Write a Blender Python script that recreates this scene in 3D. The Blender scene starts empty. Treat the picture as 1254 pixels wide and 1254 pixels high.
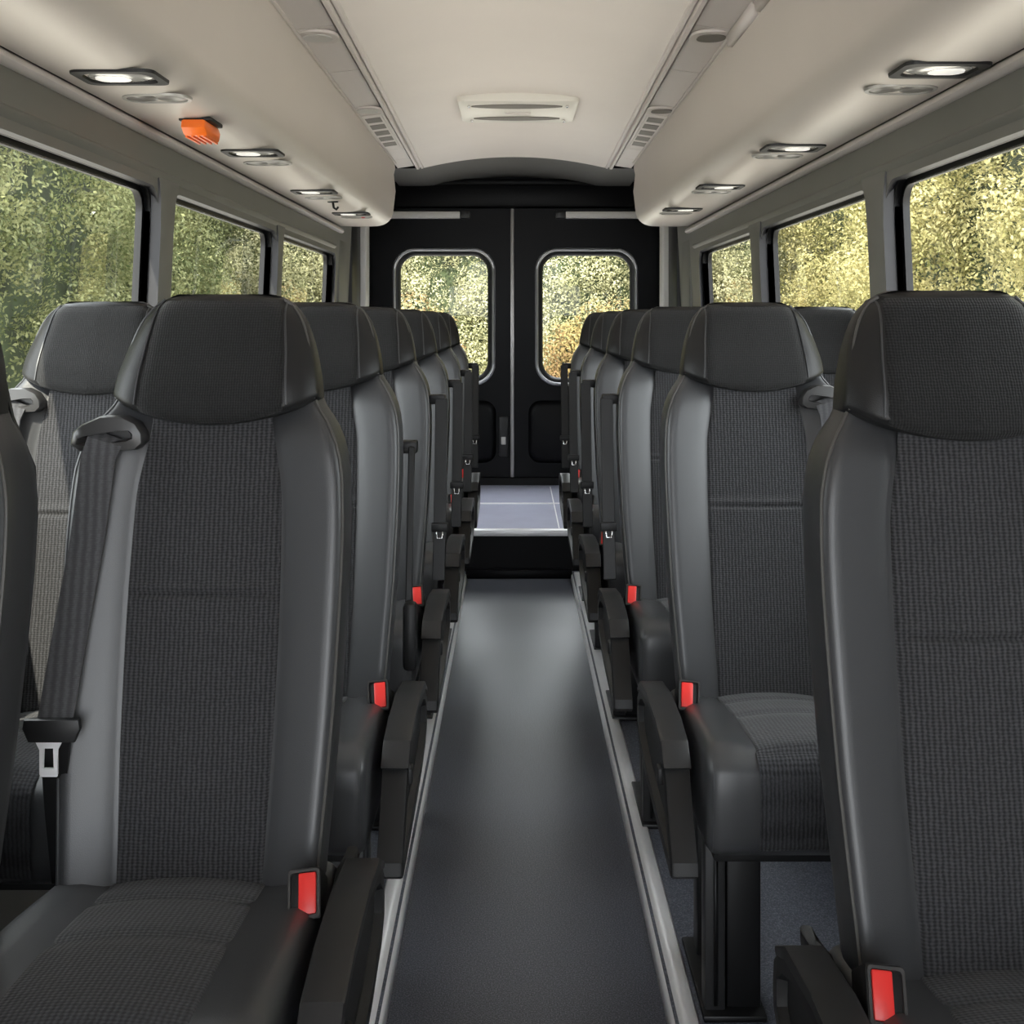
import bpy, bmesh, math, random
import numpy as np
from mathutils import Vector, Matrix
random.seed(7)
E = 1.30            # eye height above the aisle floor
PF = 0.03           # height of the seat platforms
F = 1400.0
SC = bpy.context.scene
COL = SC.collection
PI = math.pi

# ------------------------------------------------------------------ helpers
def link(name, me, mats=None, parent=None, smooth=True, kind=None):
    o = bpy.data.objects.new(name, me); COL.objects.link(o)
    if mats is not None:
        for m in (mats if isinstance(mats, (list, tuple)) else [mats]): me.materials.append(m)
    if smooth:
        for p in me.polygons: p.use_smooth = True
    if parent: o.parent = parent
    if kind: o['kind'] = kind
    return o

def from_bm(name, bm, mats, parent=None, smooth=True, kind=None, angle=35):
    bmesh.ops.recalc_face_normals(bm, faces=bm.faces)
    if smooth:
        lim = math.radians(angle)
        for e in bm.edges:
            if len(e.link_faces) == 2 and e.calc_face_angle(0) > lim: e.smooth = False
    me = bpy.data.meshes.new(name); bm.to_mesh(me); bm.free()
    return link(name, me, mats, parent, smooth, kind)

def tag(o, label=None, cat=None, group=None, kind=None):
    if label: o['label'] = label
    if cat: o['category'] = cat
    if group: o['group'] = group
    if kind: o['kind'] = kind
    return o

def empty(name, loc):
    o = bpy.data.objects.new(name, None); COL.objects.link(o); o.location = loc
    o.empty_display_size = .1
    return o

def copy_tree(o, parent=None, skip=()):
    c = o.copy(); COL.objects.link(c)
    if parent: c.parent = parent
    for ch in list(o.children):
        if not any(ch.name.startswith(k) for k in skip): copy_tree(ch, c)
    return c

def box(bm, x0, x1, y0, y1, z0, z1, bev=0.0, seg=2, M=None):
    g = bmesh.ops.create_cube(bm, size=1.0)
    vs = g['verts']
    for v in vs:
        v.co = Vector(((x0+x1)/2+v.co.x*(x1-x0), (y0+y1)/2+v.co.y*(y1-y0), (z0+z1)/2+v.co.z*(z1-z0)))
    if bev > 0:
        es = list({e for v in vs for e in v.link_edges})
        r = bmesh.ops.bevel(bm, geom=es, offset=bev, segments=seg, affect='EDGES', profile=.5)
        vs = list({v for f in r['faces'] for v in f.verts} | {v for v in vs if v.is_valid})
    if M is not None:
        for v in vs: v.co = M @ v.co
    return vs

def tube(bm, pts, r, seg=8, cap=True):
    pts = [Vector(p) for p in pts]
    rings = []
    prevn = None
    for i, p in enumerate(pts):
        t = (pts[min(i+1, len(pts)-1)]-pts[max(i-1, 0)]).normalized()
        if prevn is None:
            a = Vector((0, 0, 1)) if abs(t.z) < .9 else Vector((1, 0, 0))
            n = t.cross(a).normalized()
        else:
            n = (prevn - t*prevn.dot(t)).normalized()
        prevn = n; b = t.cross(n)
        rings.append([bm.verts.new(p+(n*math.cos(k*2*PI/seg)+b*math.sin(k*2*PI/seg))*r) for k in range(seg)])
    for a, b in zip(rings, rings[1:]):
        for k in range(seg): bm.faces.new((a[k], a[(k+1) % seg], b[(k+1) % seg], b[k]))
    if cap:
        bm.faces.new(rings[0][::-1]); bm.faces.new(rings[-1])

def loft(bm, rings, closed=True, cap0=False, cap1=False):
    R = [[bm.verts.new(p) for p in r] for r in rings]
    n = len(R[0])
    for a, b in zip(R, R[1:]):
        for k in range(n if closed else n-1):
            try: bm.faces.new((a[k], a[(k+1) % n], b[(k+1) % n], b[k]))
            except ValueError: pass
    if cap0: bm.faces.new(R[0][::-1])
    if cap1: bm.faces.new(R[-1])
    return R

def prism(bm, poly, f, t0, t1, bev=0.0, seg=2):
    """poly: 2-D points; f(u, v, t) -> 3-D; extruded from t0 to t1"""
    a = [bm.verts.new(f(u, v, t0)) for u, v in poly]
    b = [bm.verts.new(f(u, v, t1)) for u, v in poly]
    n = len(poly); fs = [bm.faces.new(a[::-1]), bm.faces.new(b)]
    for k in range(n): fs.append(bm.faces.new((a[k], a[(k+1) % n], b[(k+1) % n], b[k])))
    if bev > 0:
        es = list({e for fc in fs[:2] for e in fc.edges})
        bmesh.ops.bevel(bm, geom=es, offset=bev, segments=seg, affect='EDGES', profile=.5)

def itab(tab, x):
    """smooth (monotone cubic) interpolation in a table of (x, y)"""
    tab = sorted(tab)
    if x <= tab[0][0]: return tab[0][1]
    if x >= tab[-1][0]: return tab[-1][1]
    n = len(tab)
    d = [(tab[i+1][1]-tab[i][1])/(tab[i+1][0]-tab[i][0]) for i in range(n-1)]
    def m(i):
        if i == 0: return d[0]
        if i == n-1: return d[-1]
        if d[i-1]*d[i] <= 0: return 0
        return 2*d[i-1]*d[i]/(d[i-1]+d[i])
    for i in range(n-1):
        if x <= tab[i+1][0]:
            h = tab[i+1][0]-tab[i][0]; t = (x-tab[i][0])/h
            a = 2*t**3-3*t*t+1; b = t**3-2*t*t+t; c = -2*t**3+3*t*t; e = t**3-t*t
            return a*tab[i][1]+b*h*m(i)+c*tab[i+1][1]+e*h*m(i+1)

def rrect(x0, x1, z0, z1, r, seg=8):
    out = []
    for cx, cz, a0 in ((x1-r, z1-r, 0), (x0+r, z1-r, 90), (x0+r, z0+r, 180), (x1-r, z0+r, 270)):
        for k in range(seg+1):
            a = math.radians(a0+90*k/seg); out.append((cx+r*math.cos(a), cz+r*math.sin(a)))
    return out

def rect_like(x0, x1, z0, z1, seg=8):
    """points on a rectangle paired one to one with those of rrect"""
    out = []
    for cx, cz, c in ((x1, z1, 0), (x0, z1, 1), (x0, z0, 2), (x1, z0, 3)):
        for k in range(seg+1): out.append((cx, cz))
    return out

def ring_faces(bm, A, B):
    n = len(A)
    for k in range(n):
        vs = []
        for v in (A[k], A[(k+1) % n], B[(k+1) % n], B[k]):
            if v not in vs: vs.append(v)
        if len(vs) >= 3:
            try: bm.faces.new(vs)
            except ValueError: pass

# ------------------------------------------------------------------ materials
def mat(name, col, rough=.5, metal=0.0, spec=.5, bump=0, bscale=200, var=0.0, vscale=6, coat=0, detail=3, sheen=0):
    m = bpy.data.materials.new(name); m.use_nodes = True
    nt = m.node_tree; b = nt.nodes['Principled BSDF']
    b.inputs['Base Color'].default_value = (*col, 1); b.inputs['Roughness'].default_value = rough
    b.inputs['Metallic'].default_value = metal; b.inputs['Specular IOR Level'].default_value = spec
    if coat: b.inputs['Coat Weight'].default_value = coat
    if sheen:
        b.inputs['Sheen Weight'].default_value = sheen; b.inputs['Sheen Roughness'].default_value = .4
    tc = nt.nodes.new('ShaderNodeTexCoord')
    if var:
        n = nt.nodes.new('ShaderNodeTexNoise'); n.inputs['Scale'].default_value = vscale; n.inputs['Detail'].default_value = detail
        nt.links.new(tc.outputs['Object'], n.inputs['Vector'])
        r = nt.nodes.new('ShaderNodeValToRGB'); e = r.color_ramp.elements
        e[0].position = .3; e[1].position = .7
        e[0].color = (*[c*(1-var) for c in col], 1); e[1].color = (*[min(1, c*(1+var)) for c in col], 1)
        nt.links.new(n.outputs['Fac'], r.inputs['Fac']); nt.links.new(r.outputs['Color'], b.inputs['Base Color'])
    if bump:
        n = nt.nodes.new('ShaderNodeTexNoise'); n.inputs['Scale'].default_value = bscale; n.inputs['Detail'].default_value = 2
        nt.links.new(tc.outputs['Object'], n.inputs['Vector'])
        bp = nt.nodes.new('ShaderNodeBump'); bp.inputs['Strength'].default_value = bump; bp.inputs['Distance'].default_value = .001
        nt.links.new(n.outputs['Fac'], bp.inputs['Height']); nt.links.new(bp.outputs['Normal'], b.inputs['Normal'])
    return m

def weave(name, dark, light, ax1, p1, ax2, p2, rough=.85, strength=.6, diag=False):
    """knitted cloth: ribs across axis ax1 (period p1), cross threads along ax2 (period p2)"""
    m = bpy.data.materials.new(name); m.use_nodes = True
    nt = m.node_tree; b = nt.nodes['Principled BSDF']; N = nt.nodes.new; L = nt.links.new
    b.inputs['Roughness'].default_value = rough; b.inputs['Specular IOR Level'].default_value = .25
    b.inputs['Sheen Weight'].default_value = .15
    tc = N('ShaderNodeTexCoord')
    nz = N('ShaderNodeTexNoise'); nz.inputs['Scale'].default_value = 90; nz.inputs['Detail'].default_value = 2
    L(tc.outputs['Object'], nz.inputs['Vector'])
    mv = N('ShaderNodeMix'); mv.data_type = 'VECTOR'; mv.inputs['Factor'].default_value = .0035
    L(tc.outputs['Object'], mv.inputs['A']); L(nz.outputs['Color'], mv.inputs['B'])
    ws = []
    for ax, p in ((ax1, p1), (ax2, p2)):
        w = N('ShaderNodeTexWave'); w.wave_type = 'BANDS'; w.bands_direction = ax if not diag else 'DIAGONAL'
        w.inputs['Scale'].default_value = 2*PI/(20*p); w.inputs['Distortion'].default_value = 0
        L(mv.outputs['Result'], w.inputs['Vector']); ws.append(w)
    mu = N('ShaderNodeMath'); mu.operation = 'MULTIPLY_ADD'; mu.inputs[1].default_value = .38
    L(ws[1].outputs['Fac'], mu.inputs[0]); 
    m2 = N('ShaderNodeMath'); m2.operation = 'MULTIPLY'; m2.inputs[1].default_value = .62
    L(ws[0].outputs['Fac'], m2.inputs[0]); L(m2.outputs[0], mu.inputs[2])
    big = N('ShaderNodeTexNoise'); big.inputs['Scale'].default_value = 260; big.inputs['Detail'].default_value = 3
    L(tc.outputs['Object'], big.inputs['Vector'])
    m3 = N('ShaderNodeMath'); m3.operation = 'MULTIPLY'; L(mu.outputs[0], m3.inputs[0]); 
    m4 = N('ShaderNodeMath'); m4.operation = 'MULTIPLY_ADD'; m4.inputs[1].default_value = 1.4; m4.inputs[2].default_value = .25
    L(big.outputs['Fac'], m4.inputs[0]); L(m4.outputs[0], m3.inputs[1])
    r = N('ShaderNodeValToRGB'); r.color_ramp.elements[0].color = (*dark, 1); r.color_ramp.elements[1].color = (*light, 1)
    r.color_ramp.elements[0].position = .1; r.color_ramp.elements[1].position = .9
    L(m3.outputs[0], r.inputs['Fac']); L(r.outputs['Color'], b.inputs['Base Color'])
    bp = N('ShaderNodeBump'); bp.inputs['Strength'].default_value = strength; bp.inputs['Distance'].default_value = .0015
    L(m3.outputs[0], bp.inputs['Height']); L(bp.outputs['Normal'], b.inputs['Normal'])
    return m

def speckle(name, base, dot, rough, amount=.68, scale=350):
    m = bpy.data.materials.new(name); m.use_nodes = True
    nt = m.node_tree; b = nt.nodes['Principled BSDF']; N = nt.nodes.new; L = nt.links.new
    tc = N('ShaderNodeTexCoord'); n = N('ShaderNodeTexNoise'); n.inputs['Scale'].default_value = scale; n.inputs['Detail'].default_value = 2
    L(tc.outputs['Object'], n.inputs['Vector'])
    r = N('ShaderNodeValToRGB'); e = r.color_ramp.elements
    e[0].position = .45; e[0].color = (*base, 1); e[1].position = amount; e[1].color = (*dot, 1)
    L(n.outputs['Fac'], r.inputs['Fac']); L(r.outputs['Color'], b.inputs['Base Color'])
    b.inputs['Roughness'].default_value = rough
    bp = N('ShaderNodeBump'); bp.inputs['Strength'].default_value = .35; bp.inputs['Distance'].default_value = .001
    L(n.outputs['Fac'], bp.inputs['Height']); L(bp.outputs['Normal'], b.inputs['Normal'])
    return m

def glassmat(name, tint=(1, 1, 1), refl=1.0):
    m = bpy.data.materials.new(name); m.use_nodes = True
    nt = m.node_tree; nt.nodes.clear(); N = nt.nodes.new; L = nt.links.new
    out = N('ShaderNodeOutputMaterial'); t = N('ShaderNodeBsdfTransparent'); t.inputs['Color'].default_value = (*tint, 1)
    g = N('ShaderNodeBsdfGlossy'); g.inputs['Roughness'].default_value = .01
    geo = N('ShaderNodeNewGeometry'); dt = N('ShaderNodeVectorMath'); dt.operation = 'DOT_PRODUCT'
    L(geo.outputs['Normal'], dt.inputs[0]); L(geo.outputs['Incoming'], dt.inputs[1])
    ab = N('ShaderNodeMath'); ab.operation = 'ABSOLUTE'; L(dt.outputs['Value'], ab.inputs[0])
    om = N('ShaderNodeMath'); om.operation = 'SUBTRACT'; om.inputs[0].default_value = 1; L(ab.outputs[0], om.inputs[1])
    pw = N('ShaderNodeMath'); pw.operation = 'POWER'; pw.inputs[1].default_value = 5; L(om.outputs[0], pw.inputs[0])
    mx = N('ShaderNodeMixShader'); mu = N('ShaderNodeMath'); mu.operation = 'MULTIPLY_ADD'; mu.inputs[1].default_value = .9*refl; mu.inputs[2].default_value = .06*refl
    L(pw.outputs[0], mu.inputs[0]); L(mu.outputs[0], mx.inputs['Fac'])
    L(t.outputs[0], mx.inputs[1]); L(g.outputs[0], mx.inputs[2]); L(mx.outputs[0], out.inputs['Surface'])
    return m

def leafmat(name, cols, trans=.35):
    m = bpy.data.materials.new(name); m.use_nodes = True
    nt = m.node_tree; nt.nodes.clear(); N = nt.nodes.new; L = nt.links.new
    out = N('ShaderNodeOutputMaterial'); d = N('ShaderNodeBsdfPrincipled'); t = N('ShaderNodeBsdfTranslucent')
    d.inputs['Roughness'].default_value = .7; d.inputs['Specular IOR Level'].default_value = .2
    geo = N('ShaderNodeNewGeometry'); r = N('ShaderNodeValToRGB')
    els = r.color_ramp.elements
    for i, c in enumerate(cols):
        p = i/(len(cols)-1)
        e = els[0] if i == 0 else (els[1] if i == len(cols)-1 else els.new(p))
        e.color = (*c, 1)
        if i == len(cols)-1: e.position = 1
    tc = N('ShaderNodeTexCoord'); nz = N('ShaderNodeTexNoise'); nz.inputs['Scale'].default_value = 1.3; nz.inputs['Detail'].default_value = 4  # broad noise puts sunlit patches and dark gaps into the leaf colour
    L(tc.outputs['Object'], nz.inputs['Vector'])
    mr = N('ShaderNodeMapRange'); mr.inputs['From Min'].default_value = .35; mr.inputs['From Max'].default_value = .65; L(nz.outputs['Fac'], mr.inputs['Value'])
    m1 = N('ShaderNodeMath'); m1.operation = 'MULTIPLY'; m1.inputs[1].default_value = .45; L(geo.outputs['Random Per Island'], m1.inputs[0])
    m2 = N('ShaderNodeMath'); m2.operation = 'MULTIPLY_ADD'; m2.inputs[1].default_value = .55; L(mr.outputs['Result'], m2.inputs[0]); L(m1.outputs[0], m2.inputs[2])
    L(m2.outputs[0], r.inputs['Fac'])
    L(r.outputs['Color'], d.inputs['Base Color']); L(r.outputs['Color'], t.inputs['Color'])
    mx = N('ShaderNodeMixShader'); mx.inputs['Fac'].default_value = trans
    L(d.outputs[0], mx.inputs[1]); L(t.outputs[0], mx.inputs[2]); L(mx.outputs[0], out.inputs['Surface'])
    return m

def emis(name, col, s):
    m = bpy.data.materials.new(name); m.use_nodes = True
    b = m.node_tree.nodes['Principled BSDF']
    b.inputs['Base Color'].default_value = (*col, 1); b.inputs['Emission Color'].default_value = (*col, 1)
    b.inputs['Emission Strength'].default_value = s
    return m

LEA = mat('leather', (.043, .044, .047), .38, bump=.2, bscale=900, spec=.55)
HLEA = mat('headrest_leather', (.013, .013, .0135), .42, bump=.25, bscale=900, spec=.3)
SIDE = mat('piping_leather', (.075, .072, .068), .45)
FAB = weave('ribbed_cloth', (.013, .013, .014), (.052, .052, .056), 'X', .0066, 'Z', .0040, strength=.6)
FABC = weave('ribbed_seat_cloth', (.013, .013, .0145), (.048, .049, .055), 'X', .0066, 'Y', .0055, strength=.6)
HFAB = weave('fine_headrest_cloth', (.0065, .0065, .0065), (.019, .019, .0195), 'X', .0036, 'Z', .0036, strength=.4)
PLA = mat('black_plastic', (.011, .011, .0115), .45, bump=.15, bscale=700, spec=.3)
PLG = mat('grey_black_plastic', (.020, .020, .021), .42, spec=.35)
STRAP = weave('belt_webbing', (.040, .040, .043), (.080, .080, .084), 'X', .012, 'Z', .0022, strength=.2)
CHR = mat('chrome', (.75, .75, .76), .22, 1.0)
ALU = mat('brushed_aluminium', (.93, .92, .94), .30, .12, bump=.1, bscale=300)
RED = mat('red_plastic', (.80, .035, .03), .35)
ORA = mat('orange_plastic', (.85, .16, .015), .35)
MESTEEL = mat('black_steel', (.006, .006, .0065), .42, spec=.3)
BIN = mat('warm_grey_locker', (.585, .535, .49), .42, var=.02, vscale=2)
CEI = mat('headliner', (.78, .715, .67), .55, var=.03, vscale=1.5)
PAN = mat('warm_grey_panel', (.66, .605, .575), .5)
DARKPAN = mat('grille_slot', (.17, .15, .13), .6)
TRIM = mat('grey_olive_trim', (.155, .152, .138), .5, var=.04, vscale=3)
RUB = mat('black_rubber', (.008, .008, .009), .45, spec=.35)
HEAD = mat('dark_grey_header', (.085, .083, .077), .7)
BLK = mat('black_door_panel', (.0018, .0018, .0024), .42, bump=.05, bscale=80, spec=.12)
DTRIM = mat('grey_door_rim', (.36, .36, .37), .3, .6)
PALE = mat('pale_trim', (.60, .58, .55), .5)
FLO = speckle('aisle_vinyl', (.048, .051, .063), (.17, .178, .21), .34)
FLS = speckle('side_vinyl', (.055, .061, .080), (.17, .18, .215), .5)
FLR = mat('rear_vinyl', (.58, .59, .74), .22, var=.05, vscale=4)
GLS = glassmat('window_glass', (.97, .98, .95))
GLR = glassmat('rear_glass', (.97, .98, .95), .3)
GUIDE = mat('belt_guide_grey', (.032, .031, .031), .35, spec=.5)
RIM = mat('dull_grey_rim', (.36, .35, .33), .4, .3)
REVEAL = mat('dark_reveal', (.030, .030, .033), .45)
LENS = emis('lamp_lens', (.9, .88, .84), .35)
LENSG = mat('clear_lens', (.55, .54, .52), .15, .4)
VENT = mat('smoked_vent', (.16, .15, .14), .3, .3)

# ------------------------------------------------------------------ camera
cam = bpy.data.cameras.new('camera'); co = bpy.data.objects.new('camera', cam); COL.objects.link(co)
cam.sensor_width = 36; cam.lens = 36*F/1254; cam.clip_start = .02
cam.shift_x = -3/1254; cam.shift_y = -(627-392)/1254
co.location = (0, 0, E); co.rotation_euler = (PI/2, 0, 0)
SC.camera = co

# ------------------------------------------------------------------ shell
Y0, YR = -2.1, 7.40         # the shell's front edge and the rear doors
def W(z): return .985 - .045*(z-E)      # inner face of the side wall (z in world)

# floors
RL, RR = -.245, .290
bm = bmesh.new(); box(bm, RL, RR, Y0, 5.80, -.05, 0); tag(from_bm('floor', bm, FLO, smooth=False), kind='structure')
bm = bmesh.new(); box(bm, -1.06, RL-.001, Y0, 5.80, -.05, PF); tag(from_bm('floor_left', bm, FLS, smooth=False), kind='structure')
bm = bmesh.new(); box(bm, RR+.001, 1.06, Y0, 5.80, -.05, PF); tag(from_bm('floor_right', bm, FLS, smooth=False), kind='structure')
RZ = .235
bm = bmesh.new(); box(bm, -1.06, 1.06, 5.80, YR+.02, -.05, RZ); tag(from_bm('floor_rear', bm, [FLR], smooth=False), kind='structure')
bm = bmesh.new(); box(bm, -1.0, 1.0, 5.785, 5.7995, .0, RZ-.028); box(bm, RL, RR, 5.74, 5.785, 0, .045, .006)
tag(from_bm('trim_1', bm, BLK), kind='structure')        # black riser of the rear step
bm = bmesh.new(); box(bm, -1.0, 1.0, 5.775, 5.83, RZ-.027, RZ+.004, .003)
tag(from_bm('trim_2', bm, ALU), kind='structure')        # metal nosing
bm = bmesh.new()
box(bm, -.95, .95, 6.62, 6.65, RZ, RZ+.003)
box(bm, .225, .232, 5.84, 7.3, RZ, RZ+.002)
tag(from_bm('trim_3', bm, ALU, smooth=False), kind='structure')
# aisle rails
def rail(name, xa, s):
    bm = bmesh.new()
    prof = [(-.002, 0), (.004, .020), (.008, .032), (.014, .033), (.018, .037), (.046, .037), (.050, .0305), (.0, .0305)]
    prof = [(-.004, .0005), (-.001, .022), (.004, .028), (.011, .029), (.014, .037), (.044, .037), (.049, .0305), (.020, .0305), (.006, .0005)]
    loft(bm, [[(xa+s*u, y, v) for u, v in prof] for y in (Y0, 5.73)], True, True, True)
    tag(from_bm(name, bm, ALU, angle=20), kind='structure')
rail('trim_4', RL+.004, -1); rail('trim_5', RR-.004, 1)

# side walls with window openings; every hole is bridged to its own cell
def side_wall(name, s, holes, cols, idx0):
    zt, zb = E+.362, E-.30
    bm = bmesh.new(); rev = set()
    P = lambda y, z, off=0: Vector((s*(W(z)+off), y, z))
    box(bm, min(s*1.0, s*1.06), max(s*1.0, s*1.06), Y0, YR, -.05, E-.55)                        # below the sill
    for k, (y0, y1) in enumerate(holes):
        c0, c1 = cols[k]
        H = rrect(y0, y1, zb, zt, .07, 8); R = rect_like(c0, c1, E-.55, E+.60, 8)
        a = [bm.verts.new(P(*p)) for p in R]; b = [bm.verts.new(P(*p)) for p in H]
        ring_faces(bm, a, b)
        d1 = [bm.verts.new(P(p[0], p[1], .022)) for p in rrect(y0+.012, y1+.015, zb+.012, zt-.004, .07, 8)]
        ring_faces(bm, b, d1)
        rev.update(tuple(round(c, 3) for c in v.co) for v in d1)
    # plain ends
    for ya, yb in ((Y0, cols[0][0]), (cols[-1][1], YR)):
        q = [bm.verts.new(P(ya, E-.55)), bm.verts.new(P(yb, E-.55)), bm.verts.new(P(yb, E+.60)), bm.verts.new(P(ya, E+.60))]
        bm.faces.new(q)
    # outer skin strip over the lockers
    q = [bm.verts.new(P(Y0, E+.60)), bm.verts.new(P(YR, E+.60)), bm.verts.new((s*.93, YR, E+1.08)), bm.verts.new((s*.93, Y0, E+1.08))]
    bm.faces.new(q)
    bmesh.ops.remove_doubles(bm, verts=bm.verts, dist=.0004)
    for f in bm.faces:
        if sum(tuple(round(c, 3) for c in v.co) in rev for v in f.verts) >= 2: f.material_index = 1
    tag(from_bm(name, bm, [TRIM, REVEAL], angle=40), kind='structure')
    # window: black rubber reveal + glass
    for k, (y0, y1) in enumerate(holes):
        w = empty('window_%d' % (idx0+k), (s*W(E), (y0+y1)/2, E)); w['kind'] = 'structure'
        L0 = Vector(w.location)
        bm = bmesh.new()
        o1 = rrect(y0+.012, y1-.012, zb+.012, zt-.004, .07, 8)
        o2 = rrect(y0+.006, y1+.050, zb-.004, zt+.015, .075, 8)
        o3 = rrect(y0+.030, y1+.022, zb+.02, zt-.008, .06, 8)
        prev = None
        for poly, off in ((o1, .018), (o2, .026), (o2, .062), (rrect(y0+.018, y1+.036, zb+.010, zt+.004, .068, 8), .050), (o3, .052), (o3, .070), (o2, .078), (o2, .020), (o1, .018)):
            cur = [bm.verts.new(P(p[0], p[1], off)-L0) for p in poly]
            if prev: ring_faces(bm, prev, cur)
            prev = cur
        from_bm('window_seal', bm, RUB, w, angle=40)
        bm = bmesh.new()
        prev = None
        for poly, off in ((rrect(y0+.029, y1+.023, zb+.019, zt-.007, .06, 8), .0505), (rrect(y0+.033, y1+.019, zb+.023, zt-.011, .057, 8), .0505)):
            cur = [bm.verts.new(P(p[0], p[1], off)-L0) for p in poly]
            if prev: ring_faces(bm, prev, cur)
            prev = cur
        from_bm('bright_edge', bm, CHR, w)  # thin chrome ring standing in for a white highlight along the glass
        bm = bmesh.new()
        bm.faces.new([bm.verts.new(P(p[0], p[1], .064)-L0) for p in rrect(y0+.022, y1+.03, zb+.012, zt+.0, .06, 8)])
        from_bm('pane', bm, GLS, w, smooth=False)
side_wall('wall_left', -1, [(1.30, 3.12), (3.24, 4.67), (4.76, 6.22)], [(1.0, 3.18), (3.18, 4.715), (4.715, 6.30)], 1)
side_wall('wall_right', 1, [(1.20, 2.99), (3.13, 4.50), (4.66, 6.02)], [(.9, 3.06), (3.06, 4.58), (4.58, 6.12)], 4)

# raised covers on the pillars between the windows
n = 6
for s, ys in ((-1, [(3.125, 3.235), (4.675, 4.755)]), (1, [(2.995, 3.125), (4.505, 4.655)])):
    for (a, b) in ys:
        bm = bmesh.new()
        rings = []
        for z, e, d in ((E-.56, 0, .012), (E+.25, 0, .012), (E+.33, .012, .010), (E+.375, .04, .007), (E+.40, .06, .003), (E+.41, .065, -.004)):
            x = W(z)
            rings.append([(s*(x+.02), a-.01-e*.4, z), (s*(x-d*.7), a-.004-e*.4, z), (s*(x-d), a+.008-e*.4, z),
                          (s*(x-d), b-.008+e, z), (s*(x-d*.7), b+.004+e, z), (s*(x+.02), b+.01+e, z)])
        loft(bm, rings, True, True, True)
        bmesh.ops.recalc_face_normals(bm, faces=bm.faces)
        for f in bm.faces:
            if f.normal.y < -.45: f.material_index = 1
        o = from_bm('trim_%d' % n, bm, [TRIM, REVEAL], angle=50); o['kind'] = 'structure'; n += 1

# long moulding under each locker
for s in (-1, 1):
    bm = bmesh.new()
    loft(bm, [[(s*.975, y, E+.52), (s*.940, y, E+.497), (s*.938, y, E+.486), (s*.948, y, E+.478), (s*.966, y, E+.480)] for y in (Y0, 6.30)], True, True, True)
    o = from_bm('trim_%d' % n, bm, PAN, angle=60); o['kind'] = 'structure'; n += 1
    bm = bmesh.new()       # ledge where the band turns into the window recess
    loft(bm, [[(s*(W(E+.41)+.01), y, E+.415), (s*(W(E+.41)-.010), y, E+.405), (s*(W(E+.40)-.012), y, E+.396), (s*(W(E+.38)+.01), y, E+.375)] for y in (Y0, 6.15)], True, True, True)
    o = from_bm('trim_%d' % n, bm, TRIM, angle=60); o['kind'] = 'structure'; n += 1

# ceiling: shallow arch between the service panels, plus the outer roof
def ceil_half(y): return .455+.06*(y-1.0)/5.5
def ceil_z(y, t):             # t -1..1
    return E+.868+.062*(1-t*t)
bm = bmesh.new()
ys = [Y0+(6.52-Y0)*i/24 for i in range(25)]
loft(bm, [[(ceil_half(y)*(-1+2*k/24), y, ceil_z(y, -1+2*k/24)) for k in range(25)] for y in ys], False)
q = [bm.verts.new(p) for p in ((-.97, Y0, E+1.10), (.97, Y0, E+1.10), (.97, YR, E+1.10), (-.97, YR, E+1.10))]; bm.faces.new(q)
tag(from_bm('ceiling', bm, CEI), kind='structure')
bm = bmesh.new()      # dark header behind the headliner
rings = []
for y, dz in ((6.52, .001), (6.60, .004), (7.0, .002), (YR, -.005)):
    rings.append([(.74*(-1+2*k/20), y, ceil_z(6.5, max(-1, min(1, .74*(-1+2*k/20)/ceil_half(6.52))))+dz-.004*(abs(-1+k/10) > .75)) for k in range(21)])
loft(bm, rings, False)
tag(from_bm('trim_%d' % n, bm, HEAD), kind='structure'); n += 1

# ribbed rails and service panels along the lockers
for s in (-1, 1):
    bm = bmesh.new(); rings = []
    for y in (Y0, 6.5):
        h = ceil_half(y)
        rings.append([(s*(h-.004), y, E+.872), (s*(h+.004), y, E+.862), (s*(h+.014), y, E+.860), (s*(h+.018), y, E+.868), (s*(h+.022), y, E+.868),
                      (s*(h+.027), y, E+.857), (s*(h+.040), y, E+.856), (s*(h+.046), y, E+.866), (s*(h+.05), y, E+.88), (s*(h-.004), y, E+.89)])
    loft(bm, rings, True, True, True)
    tag(from_bm('trim_%d' % n, bm, PAN, angle=25), kind='structure'); n += 1
def panel_x(y, t):      # t 0 inner .. 1 outer
    h = ceil_half(y)+.05
    return h+(.655-h)*t
def panel_z(t): return E+.866-.014*t
for s in (-1, 1):
    bm = bmesh.new()
    cuts = [Y0, 1.6, 2.5, 3.36, 3.95, 4.62, 5.75, 6.1, 6.42]
    for a, b in zip(cuts, cuts[1:]):
        a += .003; b -= .003
        loft(bm, [[(s*panel_x(y, 0), y, panel_z(0)), (s*panel_x(y, 1), y, panel_z(1)), (s*panel_x(y, 1), y, panel_z(1)+.02), (s*panel_x(y, 0), y, panel_z(0)+.02)] for y in (a, b)], True, True, True)
    tag(from_bm('trim_%d' % n, bm, PAN, smooth=False), kind='structure'); n += 1
    # dark backing seen in the joints
    bm = bmesh.new()
    loft(bm, [[(s*panel_x(y, 0), y, panel_z(0)+.008), (s*panel_x(y, 1), y, panel_z(1)+.008), (s*panel_x(y, 1), y, panel_z(1)+.012), (s*panel_x(y, 0), y, panel_z(0)+.012)] for y in (Y0, 6.42)], True, True, True)
    tag(from_bm('trim_%d' % n, bm, DARKPAN, smooth=False), kind='structure'); n += 1

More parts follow.
